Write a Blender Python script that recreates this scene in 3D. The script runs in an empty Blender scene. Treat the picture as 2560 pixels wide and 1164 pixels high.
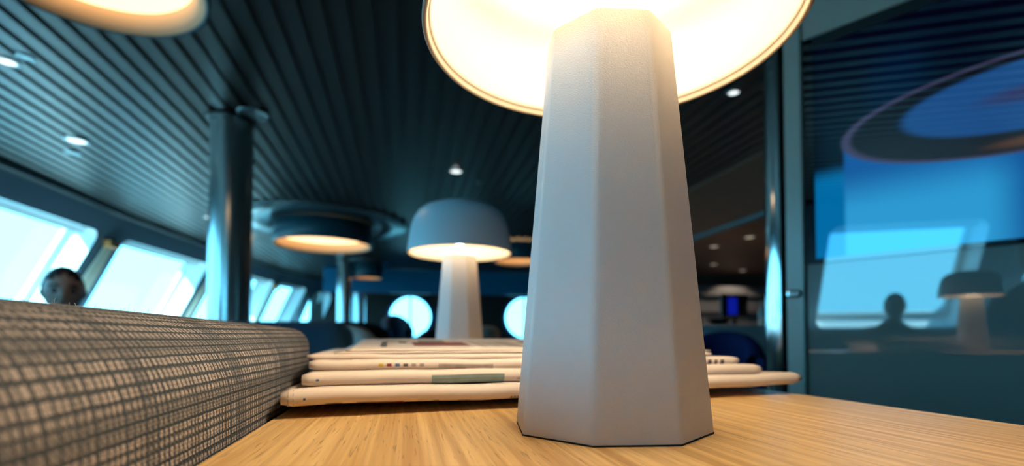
import bpy, bmesh, math, random
from mathutils import Vector, Matrix
random.seed(7)
sc = bpy.context.scene
col = sc.collection
PI = math.pi

# ---------------------------------------------------------------- camera
R_SH = 0.105                       # radius of a table lamp shade (m)
TABLE_Z = 0.74
CAM_Z = TABLE_Z + 0.472 * R_SH
YAW = math.radians(12.2)
PITCH = 0.028
cam_d = bpy.data.cameras.new('camera')
cam = bpy.data.objects.new('camera', cam_d)
col.objects.link(cam)
cam.location = (0, 0, CAM_Z)
cam.rotation_euler = (PI / 2 + PITCH, 0, -YAW)
cam_d.sensor_width = 36.0
cam_d.lens = 36.0 * 1248 / 2560
cam_d.shift_y = 230.6 / 2560
cam_d.clip_start = 0.005
cam_d.dof.use_dof = True
cam_d.dof.focus_distance = 0.255
cam_d.dof.aperture_fstop = 5.6
sc.camera = cam

# ---------------------------------------------------------------- exposure
sc.view_settings.view_transform = 'Standard'
sc.view_settings.look = 'None'
sc.view_settings.exposure = 0.0
sc.view_settings.gamma = 1.0
sc.view_settings.use_curve_mapping = False
sc.cycles.max_bounces = 10
sc.cycles.diffuse_bounces = 5
sc.cycles.glossy_bounces = 4
sc.cycles.sample_clamp_indirect = 6
sc.cycles.caustics_reflective = False
sc.cycles.caustics_refractive = False
sc.cycles.use_denoising = True

# ---------------------------------------------------------------- sky
w = bpy.data.worlds.new('sky')
sc.world = w
w.use_nodes = True
nt = w.node_tree
nt.nodes.clear()
tc = nt.nodes.new('ShaderNodeTexCoord')
sep = nt.nodes.new('ShaderNodeSeparateXYZ')
rmp = nt.nodes.new('ShaderNodeValToRGB')
mp = nt.nodes.new('ShaderNodeMapRange')
mp.inputs[1].default_value = -1
mp.inputs[2].default_value = 1
bg = nt.nodes.new('ShaderNodeBackground')
bg.inputs[1].default_value = 1.0
out = nt.nodes.new('ShaderNodeOutputWorld')
nt.links.new(tc.outputs['Generated'], sep.inputs[0])
nt.links.new(sep.outputs[2], mp.inputs[0])
nt.links.new(mp.outputs[0], rmp.inputs[0])
nt.links.new(rmp.outputs[0], bg.inputs[0])
nt.links.new(bg.outputs[0], out.inputs[0])
cr = rmp.color_ramp
cr.elements[0].position = 0.0
cr.elements[0].color = (0.45, 1.3, 1.6, 1)        # sea below the horizon
cr.elements[1].position = 1.0
cr.elements[1].color = (0.95, 4.2, 7.3, 1)
e = cr.elements.new(0.495); e.color = (0.60, 2.2, 2.9, 1)
e = cr.elements.new(0.505); e.color = (0.90, 4.2, 6.3, 1)
e = cr.elements.new(0.62); e.color = (0.85, 4.1, 6.6, 1)

# ---------------------------------------------------------------- sun (outside, lights the deep window reveals)
sun_d = bpy.data.lights.new('sun', 'SUN')
sun_d.energy = 22.0
sun_d.color = (0.50, 0.92, 1.0)
sun_d.angle = math.radians(1.0)
sun = bpy.data.objects.new('sun', sun_d)
col.objects.link(sun)
sun.rotation_euler = Vector((0.42, 0.62, -0.66)).to_track_quat('-Z', 'Y').to_euler()

# ================================================================ helpers
def mat(name, c, rough=0.5, metal=0.0, emit=None, estr=0.0, noise=0.0, nscale=30.0, bump=0.0, bscale=200.0, spec=None, coat=0.0):
    m = bpy.data.materials.new(name)
    m.use_nodes = True
    n = m.node_tree.nodes
    l = m.node_tree.links
    b = n['Principled BSDF']
    b.inputs['Base Color'].default_value = (*c, 1)
    b.inputs['Roughness'].default_value = rough
    b.inputs['Metallic'].default_value = metal
    if spec is not None:
        b.inputs['IOR'].default_value = spec
    if coat:
        b.inputs['Coat Weight'].default_value = coat
        b.inputs['Coat Roughness'].default_value = 0.04
    if emit:
        b.inputs['Emission Color'].default_value = (*emit, 1)
        b.inputs['Emission Strength'].default_value = estr
    if noise or bump:
        t = n.new('ShaderNodeTexCoord')
    if noise:
        x = n.new('ShaderNodeTexNoise')
        x.inputs['Scale'].default_value = nscale
        x.inputs['Detail'].default_value = 4
        l.new(t.outputs['Object'], x.inputs['Vector'])
        mx = n.new('ShaderNodeMix')
        mx.data_type = 'RGBA'
        mx.inputs[6].default_value = (*[v * (1 - noise) for v in c], 1)
        mx.inputs[7].default_value = (*[min(1, v * (1 + noise)) for v in c], 1)
        l.new(x.outputs[0], mx.inputs[0])
        l.new(mx.outputs[2], b.inputs['Base Color'])
    if bump:
        x = n.new('ShaderNodeTexNoise')
        x.inputs['Scale'].default_value = bscale
        x.inputs['Detail'].default_value = 3
        l.new(t.outputs['Object'], x.inputs['Vector'])
        bp = n.new('ShaderNodeBump')
        bp.inputs['Strength'].default_value = bump
        bp.inputs['Distance'].default_value = 0.001
        l.new(x.outputs[0], bp.inputs['Height'])
        l.new(bp.outputs[0], b.inputs['Normal'])
    return m

def link(o, parent=None):
    col.objects.link(o)
    if parent is not None:
        o.parent = parent
    return o

def mesh(name, verts, faces, m=None, parent=None, smooth=False, loc=(0, 0, 0), rot=None):
    me = bpy.data.meshes.new(name)
    me.from_pydata([tuple(v) for v in verts], [], faces)
    me.validate()
    if smooth:
        me.polygons.foreach_set('use_smooth', [True] * len(me.polygons))
    if m is not None:
        me.materials.append(m)
    o = bpy.data.objects.new(name, me)
    o.location = loc
    if rot:
        o.rotation_euler = rot
    return link(o, parent)

def frombm(name, bm, m=None, parent=None, smooth=False, loc=(0, 0, 0), rot=None):
    me = bpy.data.meshes.new(name)
    bmesh.ops.recalc_face_normals(bm, faces=bm.faces)
    bm.to_mesh(me)
    bm.free()
    if smooth:
        me.polygons.foreach_set('use_smooth', [True] * len(me.polygons))
    if m is not None:
        me.materials.append(m)
    o = bpy.data.objects.new(name, me)
    o.location = loc
    if rot:
        o.rotation_euler = rot
    return link(o, parent)

def bevbox(name, lo, hi, m, parent=None, bev=0.0, seg=2, smooth=True, loc=(0, 0, 0), rot=None):
    bm = bmesh.new()
    bmesh.ops.create_cube(bm, size=1)
    for v in bm.verts:
        v.co = Vector([lo[i] + (v.co[i] + 0.5) * (hi[i] - lo[i]) for i in range(3)])
    if bev:
        bmesh.ops.bevel(bm, geom=bm.edges[:], offset=bev, segments=seg, profile=0.5, affect='EDGES')
    o = frombm(name, bm, m, parent, smooth and bev >= .02, loc, rot)
    if smooth and bev >= .02:
        o.modifiers.new('wn', 'WEIGHTED_NORMAL').weight = 80
    return o

def lathe(name, prof, m, parent=None, seg=64, loc=(0, 0, 0), smooth=True, closed=False, rot=None):
    """prof: list of (r, z).  closed: profile loop is closed."""
    vs, fs = [], []
    n = len(prof)
    for k in range(seg):
        a = 2 * PI * k / seg
        for r, z in prof:
            vs.append((r * math.cos(a), r * math.sin(a), z))
    for k in range(seg):
        k2 = (k + 1) % seg
        for i in range(n if closed else n - 1):
            j = (i + 1) % n
            fs.append((k * n + i, k2 * n + i, k2 * n + j, k * n + j))
    bm = bmesh.new()
    bv = [bm.verts.new(v) for v in vs]
    for q in fs:
        try:
            bm.faces.new([bv[i] for i in q])
        except ValueError:
            pass
    bmesh.ops.remove_doubles(bm, verts=bm.verts, dist=1e-6)
    bmesh.ops.dissolve_degenerate(bm, dist=1e-7, edges=bm.edges)
    return frombm(name, bm, m, parent, smooth, loc, rot)

def tube(name, pts, rad, m, parent=None, seg=10, cap=True):
    """round bar along points; rad scalar or list."""
    pts = [Vector(p) for p in pts]
    vs, fs = [], []
    for i, p in enumerate(pts):
        d = (pts[min(i + 1, len(pts) - 1)] - pts[max(i - 1, 0)]).normalized()
        up = Vector((0, 0, 1)) if abs(d.z) < 0.9 else Vector((1, 0, 0))
        a = d.cross(up).normalized()
        b = d.cross(a)
        r = rad[i] if isinstance(rad, (list, tuple)) else rad
        for k in range(seg):
            t = 2 * PI * k / seg
            vs.append(p + a * (r * math.cos(t)) + b * (r * math.sin(t)))
    for i in range(len(pts) - 1):
        for k in range(seg):
            k2 = (k + 1) % seg
            fs.append((i * seg + k, i * seg + k2, (i + 1) * seg + k2, (i + 1) * seg + k))
    if cap:
        fs.append(tuple(range(seg))[::-1])
        fs.append(tuple((len(pts) - 1) * seg + k for k in range(seg)))
    return mesh(name, vs, fs, m, parent, True)

def empty(name, loc=(0, 0, 0), rz=0.0):
    o = bpy.data.objects.new(name, None)
    o.location = loc
    o.rotation_euler = (0, 0, rz)
    o.empty_display_size = 0.05
    return link(o)

def tag(o, label, cat, group=None):
    o['label'] = label
    o['category'] = cat
    if group:
        o['group'] = group
    return o

def struct(o, label=None):
    o['kind'] = 'structure'
    if label:
        o['label'] = label
    return o

def copy_tree(o, parent=None):
    c = o.copy()
    col.objects.link(c)
    c.parent = parent
    for ch in list(o.children):
        copy_tree(ch, c)
    return c

def camw(X, Z):
    return X * math.cos(YAW) + Z * math.sin(YAW), -X * math.sin(YAW) + Z * math.cos(YAW)

# ================================================================ materials
M = {}
M['slat'] = mat('slat_lacquer', (0.045, 0.043, 0.038), 0.34, spec=1.75, noise=0.08, nscale=3)
M['void'] = mat('ceiling_void', (0.012, 0.016, 0.016), 0.8)
M['floor'] = mat('carpet', (0.12, 0.12, 0.12), 0.95, noise=0.4, nscale=60, bump=0.4, bscale=300)
M['wallblue'] = mat('bulkhead_paint', (0.05, 0.10, 0.15), 0.5, noise=0.1, nscale=6)
M['header'] = mat('header_paint', (0.10, 0.15, 0.20), 0.45, noise=0.06)
M['reveal'] = mat('white_reveal', (0.82, 0.84, 0.84), 0.45, noise=0.02)
M['darkwall'] = mat('dark_wood_panel', (0.055, 0.042, 0.035), 0.4, noise=0.3, nscale=8)
M['bluewall'] = mat('blue_laminate', (0.0, 0.24, 0.50), 0.35, noise=0.08)
M['brown'] = mat('brown_panel', (0.34, 0.17, 0.12), 0.45, noise=0.15, nscale=5)
M['strip'] = mat('pale_blue_strip', (0.20, 0.36, 0.45), 0.4)
M['pillar'] = mat('polished_pillar', (0.62, 0.64, 0.64), 0.20, 0.9)
M['chrome'] = mat('chrome', (0.78, 0.80, 0.80), 0.08, 1.0)
M['white'] = mat('powder_white', (0.93, 0.89, 0.865), 0.5, bump=0.15, bscale=1500)
M['shade'] = mat('shade_enamel', (0.66, 0.78, 0.85), 0.36, spec=1.75)
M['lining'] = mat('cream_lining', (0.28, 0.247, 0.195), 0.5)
M['bulb'] = mat('opal_diffuser', (1, 0.9, 0.75), 0.5, emit=(1.0, 0.78, 0.52), estr=92)
M['pad'] = mat('black_rubber', (0.01, 0.01, 0.01), 0.7)
M['drum'] = mat('drum_enamel', (0.03, 0.11, 0.16), 0.35)
M['drumin'] = mat('drum_lining', (0.80, 0.58, 0.36), 0.6)
M['plate'] = mat('brushed_plate', (0.30, 0.42, 0.45), 0.22, 0.85)
M['opal'] = mat('warm_opal', (1, 0.85, 0.6), 0.5, emit=(1.0, 0.64, 0.33), estr=2.4)
M['lens'] = mat('downlight_lens', (0.9, 0.9, 0.9), 0.4, emit=(0.9, 1.0, 1.0), estr=1.6)
M['lensw'] = mat('warm_downlight_lens', (0.9, 0.8, 0.7), 0.4, emit=(1.0, 0.80, 0.60), estr=0.55)
M['ring'] = mat('downlight_ring', (0.45, 0.55, 0.58), 0.3, 0.6)
M['black'] = mat('black_plastic', (0.012, 0.012, 0.014), 0.35)
M['navy'] = mat('navy_fabric', (0.006, 0.014, 0.10), 0.85, noise=0.2, nscale=150)
M['blue'] = mat('blue_fabric', (0.015, 0.075, 0.14), 0.8, noise=0.2, nscale=150)
M['dark'] = mat('charcoal_fabric', (0.014, 0.018, 0.026), 0.85, noise=0.2, nscale=150)
M['grey'] = mat('warm_grey_fabric', (0.42, 0.38, 0.33), 0.85, noise=0.12, nscale=150)
M['cream'] = mat('cream_curtain', (0.82, 0.78, 0.64), 0.8, noise=0.08)
M['copper'] = mat('copper_trim', (0.80, 0.28, 0.07), 0.45)
M['skin'] = mat('skin', (0.50, 0.32, 0.26), 0.5, noise=0.06, nscale=40)
M['hair'] = mat('dark_hair', (0.02, 0.016, 0.015), 0.6, noise=0.3, nscale=200)
M['eye'] = mat('eye_dark', (0.015, 0.012, 0.012), 0.2)
M['shirt'] = mat('dark_shirt', (0.03, 0.035, 0.05), 0.9)
M['shirt2'] = mat('grey_jumper', (0.06, 0.065, 0.07), 0.9)
M['trouser'] = mat('dark_trousers', (0.02, 0.022, 0.03), 0.9)
M['paper'] = mat('newsprint', (0.80, 0.68, 0.58), 0.85, noise=0.05, nscale=25)
M['ink'] = mat('black_ink', (0.10, 0.085, 0.08), 0.8)
M['inkred'] = mat('red_ink', (0.22, 0.03, 0.025), 0.8, noise=0.5, nscale=120)
M['inkblue'] = mat('blue_ink', (0.05, 0.13, 0.28), 0.8)
M['inkteal'] = mat('teal_ink', (0.18, 0.24, 0.22), 0.8, noise=0.3, nscale=120)
M['inkyellow'] = mat('yellow_ink', (0.62, 0.45, 0.03), 0.8)
M['inkgrey'] = mat('grey_ink', (0.34, 0.28, 0.25), 0.8, noise=0.4, nscale=180)
M['linen'] = mat('white_worktop', (0.55, 0.68, 0.74), 0.4)
M['bottle'] = mat('green_bottle', (0.03, 0.06, 0.03), 0.1)
M['orange'] = mat('orange_peel', (0.6, 0.25, 0.04), 0.5)
M['screenblue'] = mat('blue_screen', (0.0, 0.0, 0.05), 0.2, emit=(0.01, 0.03, 0.9), estr=0.3)
M['steel'] = mat('steel', (0.5, 0.52, 0.53), 0.25, 1.0)

def glass_mat():
    m = bpy.data.materials.new('window_glass')
    m.use_nodes = True
    n, l = m.node_tree.nodes, m.node_tree.links
    n.clear()
    o = n.new('ShaderNodeOutputMaterial')
    t = n.new('ShaderNodeBsdfTransparent')
    t.inputs[0].default_value = (0.90, 0.97, 0.98, 1)
    g = n.new('ShaderNodeBsdfGlossy')
    g.inputs['Roughness'].default_value = 0.02
    f = n.new('ShaderNodeFresnel')
    f.inputs[0].default_value = 1.3
    x = n.new('ShaderNodeMixShader')
    l.new(f.outputs[0], x.inputs[0])
    l.new(t.outputs[0], x.inputs[1])
    l.new(g.outputs[0], x.inputs[2])
    l.new(x.outputs[0], o.inputs[0])
    return m
M['glass'] = glass_mat()

def mirror_panel(name, base, refl, rough):
    m = bpy.data.materials.new(name)
    m.use_nodes = True
    n, l = m.node_tree.nodes, m.node_tree.links
    n.clear()
    o = n.new('ShaderNodeOutputMaterial')
    d = n.new('ShaderNodeBsdfDiffuse')
    d.inputs[0].default_value = (*base, 1)
    g = n.new('ShaderNodeBsdfGlossy')
    g.inputs['Roughness'].default_value = rough
    x = n.new('ShaderNodeMixShader')
    x.inputs[0].default_value = refl
    l.new(d.outputs[0], x.inputs[1])
    l.new(g.outputs[0], x.inputs[2])
    l.new(x.outputs[0], o.inputs[0])
    return m
M['panel'] = mirror_panel('glossy_grey_glass', (0.24, 0.23, 0.21), 0.17, 0.02)
M['panelframe'] = mirror_panel('grey_satin_frame', (0.44, 0.39, 0.34), 0.08, 0.25)

def fabric_mat():
    m = bpy.data.materials.new('checked_weave')
    m.use_nodes = True
    n, l = m.node_tree.nodes, m.node_tree.links
    b = n['Principled BSDF']
    b.inputs['Roughness'].default_value = 0.95
    b.inputs['IOR'].default_value = 1.12
    uv = n.new('ShaderNodeUVMap')
    uv.uv_map = 'UVMap'
    s = n.new('ShaderNodeSeparateXYZ')
    l.new(uv.outputs[0], s.inputs[0])
    def math_(op, a, bb=None, c=None):
        x = n.new('ShaderNodeMath')
        x.operation = op
        for i, v in enumerate((a, bb, c)):
            if v is None:
                continue
            if isinstance(v, (int, float)):
                x.inputs[i].default_value = v
            else:
                l.new(v, x.inputs[i])
        return x.outputs[0]
    def noise1(src, scale, detail=2.0, off=0.0):
        t = n.new('ShaderNodeTexNoise')
        t.noise_dimensions = '1D'
        t.inputs['Scale'].default_value = scale
        t.inputs['Detail'].default_value = detail
        l.new(math_('ADD', src, off), t.inputs['W'])
        return t.outputs[0]
    def ss(v, a, bb):
        x = n.new('ShaderNodeMapRange')
        x.interpolation_type = 'SMOOTHSTEP'
        x.inputs[1].default_value = a
        x.inputs[2].default_value = bb
        l.new(v, x.inputs[0])
        return x.outputs[0]
    wob = n.new('ShaderNodeTexNoise')
    wob.inputs['Scale'].default_value = 220
    wob.inputs['Detail'].default_value = 1
    l.new(uv.outputs[0], wob.inputs['Vector'])
    wb = math_('MULTIPLY', math_('SUBTRACT', wob.outputs[0], 0.5), 0.0009)
    u = math_('ADD', s.outputs[0], wb)
    v = math_('ADD', s.outputs[1], wb)
    P = 0.00155
    tu = math_('SINE', math_('MULTIPLY', u, 2 * PI / P))
    tv = math_('SINE', math_('MULTIPLY', v, 2 * PI / P))
    # over/under weave cells
    cell = math_('MULTIPLY', math_('SINE', math_('MULTIPLY', u, PI / P)), math_('SINE', math_('MULTIPLY', v, PI / P)))
    over = ss(cell, -0.15, 0.15)
    # dark weft lines along the sofa, every 8 mm or so with irregular width
    lv = math_('SINE', math_('ADD', math_('MULTIPLY', v, 2 * PI / 0.0041), math_('MULTIPLY', noise1(v, 90), 5.0)))
    dv = ss(lv, 0.2, 0.8)
    bv = ss(noise1(v, 42, 1, 3.1), 0.50, 0.62)
    lu = math_('SINE', math_('ADD', math_('MULTIPLY', u, 2 * PI / 0.0039), math_('MULTIPLY', noise1(u, 110, 2, 9.0), 6.0)))
    du = ss(lu, 0.10, 0.60)
    bu = ss(noise1(u, 30, 1, 5.7), 0.50, 0.64)
    darkv = math_('MAXIMUM', dv, math_('MULTIPLY', bv, 0.7))
    darku = math_('MAXIMUM', du, math_('MULTIPLY', bu, 0.7))
    thr = ss(tu, 0.0, 0.8)
    tvar = ss(noise1(u, 260, 1, 2.2), 0.34, 0.60)
    weft = ss(tv, 0.35, 0.95)
    lines = math_('MAXIMUM', math_('MULTIPLY', darkv, 0.96), math_('MULTIPLY', darku, 0.92))
    threads = math_('MAXIMUM', math_('MULTIPLY', thr, math_('ADD', 0.42, math_('MULTIPLY', tvar, 0.55))), math_('MULTIPLY', weft, 0.5))
    mixd = math_('MAXIMUM', lines, threads)
    # single pale threads ride over the dark lines here and there
    ride = math_('MULTIPLY', math_('MULTIPLY', over, math_('SUBTRACT', 1.0, thr)), 0.10)
    mixd = math_('MULTIPLY', mixd, math_('SUBTRACT', 1.0, ride))
    # thread gaps
    gap = math_('MULTIPLY', math_('SUBTRACT', 1.0, math_('MULTIPLY', math_('ADD', tu, 1.0), 0.5)), math_('SUBTRACT', 1.0, math_('MULTIPLY', math_('ADD', tv, 1.0), 0.5)))
    gapd = ss(gap, 0.25, 0.8)
    c1 = n.new('ShaderNodeMix')
    c1.data_type = 'RGBA'
    c1.inputs[6].default_value = (0.58, 0.51, 0.48, 1)
    c1.inputs[7].default_value = (0.012, 0.034, 0.054, 1)
    l.new(mixd, c1.inputs[0])
    c2 = n.new('ShaderNodeMix')
    c2.data_type = 'RGBA'
    c2.inputs[7].default_value = (0.03, 0.03, 0.032, 1)
    l.new(math_('MULTIPLY', gapd, 0.75), c2.inputs[0])
    l.new(c1.outputs[2], c2.inputs[6])
    l.new(c2.outputs[2], b.inputs['Base Color'])
    bp = n.new('ShaderNodeBump')
    bp.inputs['Strength'].default_value = 0.5
    bp.inputs['Distance'].default_value = 0.0005
    l.new(math_('SUBTRACT', cell, gap), bp.inputs['Height'])
    l.new(bp.outputs[0], b.inputs['Normal'])
    return m
M['fabric'] = fabric_mat()

def oak_mat():
    m = bpy.data.materials.new('oak_veneer')
    m.use_nodes = True
    n, l = m.node_tree.nodes, m.node_tree.links
    b = n['Principled BSDF']
    b.inputs['Roughness'].default_value = 0.36
    t = n.new('ShaderNodeTexCoord')
    def stretched(scale, sx, sy, detail, dist=0.0):
        mpn = n.new('ShaderNodeMapping')
        mpn.inputs['Scale'].default_value = (sx, sy, 1)
        l.new(t.outputs['Object'], mpn.inputs[0])
        x = n.new('ShaderNodeTexNoise')
        x.inputs['Scale'].default_value = scale
        x.inputs['Detail'].default_value = detail
        x.inputs['Distortion'].default_value = dist
        l.new(mpn.outputs[0], x.inputs['Vector'])
        return x.outputs[0]
    a = stretched(1.0, 230, 4, 5, 0.5)
    r = n.new('ShaderNodeValToRGB')
    r.color_ramp.elements[0].position = 0.34
    r.color_ramp.elements[0].color = (0.52, 0.30, 0.105, 1)
    r.color_ramp.elements[1].position = 0.64
    r.color_ramp.elements[1].color = (0.84, 0.57, 0.25, 1)
    l.new(a, r.inputs[0])
    p = stretched(1.0, 900, 40, 2, 0.2)
    mr = n.new('ShaderNodeMapRange')
    mr.interpolation_type = 'SMOOTHSTEP'
    mr.inputs[1].default_value = 0.60
    mr.inputs[2].default_value = 0.72
    mr.inputs[4].default_value = 0.62
    l.new(p, mr.inputs[0])
    mx = n.new('ShaderNodeMix')
    mx.data_type = 'RGBA'
    mx.inputs[7].default_value = (0.20, 0.09, 0.03, 1)
    l.new(mr.outputs[0], mx.inputs[0])
    l.new(r.outputs[0], mx.inputs[6])
    l.new(mx.outputs[2], b.inputs['Base Color'])
    bp = n.new('ShaderNodeBump')
    bp.inputs['Strength'].default_value = 0.25
    bp.inputs['Distance'].default_value = 0.0004
    bp.invert = True
    l.new(mr.outputs[0], bp.inputs['Height'])
    l.new(bp.outputs[0], b.inputs['Normal'])
    return m
M['oak'] = oak_mat()

# ================================================================ the room
CEIL = 2.20
LEAN = 0.52                     # the window wall leans inwards
ZT = 1.95                       # height of the window heads
TOP = [(-6.0, -3.30), (4.1, -3.27), (6.4, -3.21), (8.7, -2.93), (10.95, -2.56), (12.2, -2.12), (13.2, -1.62)]

def xtop(y):
    for (y0, x0), (y1, x1) in zip(TOP, TOP[1:]):
        if y <= y1:
            return x0 + (x1 - x0) * (y - y0) / (y1 - y0)
    return TOP[-1][1]

FAR_Y = 13.2
BACK_Y = -4.2
RIGHT_X = 8.0

fl = mesh('floor', [(-5, BACK_Y, 0), (RIGHT_X, BACK_Y, 0), (RIGHT_X, FAR_Y, 0), (-5, FAR_Y, 0)], [(0, 1, 2, 3)], M['floor'])
struct(fl)

# ---- ceiling: dark void board with lacquered slats hung under it
ce = mesh('ceiling', [(-3.6, BACK_Y, CEIL + .013), (2.66, BACK_Y, CEIL + .013), (2.66, FAR_Y, CEIL + .013), (-3.6, FAR_Y, CEIL + .013)], [(0, 3, 2, 1)], M['slat'])
struct(ce)
PITCH_S = 0.104
bm = bmesh.new()
bmesh.ops.create_cube(bm, size=1)
for v in bm.verts:
    v.co = Vector((v.co.x * 0.057, v.co.y + 0.5, v.co.z * 0.014 + 0.007))
bmesh.ops.bevel(bm, geom=[ed for ed in bm.edges if abs(ed.verts[0].co.y - ed.verts[1].co.y) > .5 and ed.verts[0].co.z < 0.01], offset=0.004, segments=2, affect='EDGES')
slat_me = None
x = -3.18
while x < 2.62:
    y1 = FAR_Y - 0.02
    yy = 4.0
    while yy < FAR_Y - .02 and xtop(yy) + LEAN * (CEIL - ZT) < x - 0.06:
        yy += 0.05
    y1 = min(yy, y1)
    if slat_me is None:
        o = frombm('slat', bm, M['slat'], ce)
        slat_me = o.data
    else:
        o = link(bpy.data.objects.new('slat', slat_me), ce)
    o.location = (x, BACK_Y, CEIL)
    o.scale = (1, y1 - BACK_Y, 1)
    x += PITCH_S

# ---- right side: sloped brown cove, pale strip and the lower ceiling over the bar
cove = mesh('trim_1', [(2.63, BACK_Y, CEIL + .05), (2.63, BACK_Y, CEIL - .01), (3.38, BACK_Y, 2.02), (2.63, FAR_Y, CEIL + .05), (2.63, FAR_Y, CEIL - .01), (3.38, FAR_Y, 2.02)],
            [(0, 3, 4, 1), (1, 4, 5, 2)], M['brown'])
struct(cove)
st = bevbox('trim_2', (3.38, BACK_Y, 1.99), (3.47, FAR_Y, 2.03), M['strip'], bev=0.004)
struct(st)
lc = mesh('ceiling_low', [(3.47, BACK_Y, 2.0), (RIGHT_X, BACK_Y, 2.0), (RIGHT_X, FAR_Y, 2.0), (3.47, FAR_Y, 2.0)], [(0, 3, 2, 1)], M['brown'])
struct(lc)

# ---- leaning window wall, bay by bay
wl = empty('wall_left')
struct(wl)
def rounded(u0, u1, z0, z1, r, k=6):
    pts = []
    for cx, cz, a0 in ((u1 - r, z0 + r, -PI / 2), (u1 - r, z1 - r, 0), (u0 + r, z1 - r, PI / 2), (u0 + r, z0 + r, PI)):
        for i in range(k + 1):
            a = a0 + i * PI / 2 / k
            pts.append((cx + r * math.cos(a), cz + r * math.sin(a)))
    return pts

def outer_match(pts, u0, u1, z0, z1, a0, a1, b0, b1):
    """project the opening loop on the bay outline: returns a loop with the same count"""
    k = len(pts) // 4
    res = []
    corners = [(a1, b0), (a1, b1), (a0, b1), (a0, b0)]
    for q in range(4):
        c = corners[q]
        for i in range(k):
            t = i / (k - 1)
            p = pts[q * k + i]
            # first half of the corner arc hugs one side, second half the other
            if q == 0:
                e1, e2 = (p[0], b0), (a1, p[1])
            elif q == 1:
                e1, e2 = (a1, p[1]), (p[0], b1)
            elif q == 2:
                e1, e2 = (p[0], b1), (a0, p[1])
            else:
                e1, e2 = (a0, p[1]), (p[0], b0)
            mid = k // 2
            res.append(c if i == mid else (e1 if i < mid else e2))
    return res

win_count = [0]
def bay(ya, yb, wa, wb, z0=0.92, z1=ZT, r=0.10, reveal=0.30):
    A = Vector((xtop(ya), ya, 0))
    B = Vector((xtop(yb), yb, 0))
    d = (B - A).normalized()
    L = (B - A).length
    nrm = Vector((-d.y, d.x, 0))           # to the outside
    if nrm.x > 0:
        nrm = -nrm
    outw = (nrm + Vector((0, 0, LEAN))).normalized()
    def P(u, z, dep=0.0):
        return A + d * u + nrm * ((ZT - z) * LEAN) + Vector((0, 0, z)) + outw * dep
    ua, ub = (wa - ya) / (yb - ya) * L, (wb - ya) / (yb - ya) * L
    inn = rounded(ua, ub, z0, z1, r)
    outl = outer_match(inn, ua, ub, z0, z1, 0, L, 0.0, CEIL + 0.06)
    n = len(inn)
    vs = [P(u, z) for u, z in inn] + [P(u, z) for u, z in outl]
    fs = [(i, (i + 1) % n, n + (i + 1) % n, n + i) for i in range(n)]
    mesh('wall_panel', vs, fs, M['header'], wl)
    win_count[0] += 1
    # window: white reveal, frame at its outer end, pane, and a slim blind cassette under the head
    vs = [P(u, z, 0.0) for u, z in inn] + [P(u, z, reveal) for u, z in inn]
    fs = [(i, n + i, n + (i + 1) % n, (i + 1) % n) for i in range(n)]
    wo = mesh('window_%d' % win_count[0], vs, fs, M['reveal'], None, False)
    struct(wo)
    fr_in = rounded(ua + .05, ub - .05, z0 + .05, z1 - .05, r)
    vs = [P(u, z, reveal) for u, z in inn] + [P(u, z, reveal) for u, z in fr_in] + [P(u, z, reveal - .04) for u, z in inn] + [P(u, z, reveal - .04) for u, z in fr_in]
    fs = []
    for i in range(n):
        j = (i + 1) % n
        fs += [(2 * n + i, 2 * n + j, 3 * n + j, 3 * n + i), (3 * n + i, 3 * n + j, n + j, n + i), (i, n + i, n + j, j)]
    mesh('window_frame', vs, fs, M['reveal'], wo)
    vs = [P(u, z, reveal - .02) for u, z in fr_in]
    mesh('pane', vs, [tuple(range(n))], M['glass'], wo)
    # slim roller blind cassette
    ca = [P(ua + .04, z1 - .03, .10), P(ub - .04, z1 - .03, .10), P(ub - .04, z1 - .09, .10), P(ua + .04, z1 - .09, .10),
          P(ua + .04, z1 - .03, .16), P(ub - .04, z1 - .03, .16), P(ub - .04, z1 - .09, .16), P(ua + .04, z1 - .09, .16)]
    mesh('blind_cassette', ca, [(0, 1, 2, 3), (7, 6, 5, 4), (0, 4, 5, 1), (1, 5, 6, 2), (2, 6, 7, 3), (3, 7, 4, 0)], M['reveal'], wo)
    return P, L

bays = [(-5.0, -4.2, -4.9, -4.3), (-4.2, -1.95, -4.0, -2.15), (-1.95, -0.08, -1.74, -0.36), (-0.08, 1.95, 0.12, 1.75), (1.95, 4.08, 2.16, 3.87),
        (4.08, 6.4, 4.29, 6.18), (6.4, 8.7, 6.60, 8.50), (8.7, 10.95, 8.86, 10.86), (10.95, 12.2, 11.04, 12.06), (12.2, 13.2, 12.34, 13.05)]
bayP = []
for b_ in bays[1:]:
    bayP.append(bay(*b_, r=0.10 if b_[1] < 12.3 else 0.3))
# unseen white ledge added under the windows to bounce light onto the ceiling
vs, fs = [], []
for yy in [BACK_Y + .02, 4.1, 6.4, 8.7, 10.95]:
    xw = xtop(yy) - LEAN * (ZT - .88)
    vs += [(xw - .02, yy, .885), (xw + .62, yy, .885), (xw + .62, yy, .845), (xw - .04, yy, .845)]
for i in range(4):
    for k in range(4):
        a, b2 = i * 4 + k, i * 4 + (k + 1) % 4
        fs.append((a, b2, b2 + 4, a + 4))
fs += [(0, 1, 2, 3), (16, 17, 18, 19)]
struct(mesh('bounce_ledge', vs, fs, M['reveal']))
# dark cove trim along the ceiling junction
vs, fs = [], []
for yy in [BACK_Y] + [t[0] for t in TOP[1:]]:
    xx = xtop(yy) + LEAN * (CEIL - ZT)
    vs += [(xx - .04, yy, CEIL - .005), (xx + .05, yy, CEIL - .012), (xx + .04, yy, CEIL - .045), (xx - .06, yy, CEIL - .055)]
for i in range(len(TOP) - 1):
    for k in range(4):
        a, b2 = i * 4 + k, i * 4 + (k + 1) % 4
        fs.append((a, b2, b2 + 4, a + 4))
struct(mesh('trim_3', vs, fs, M['black']))

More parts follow.
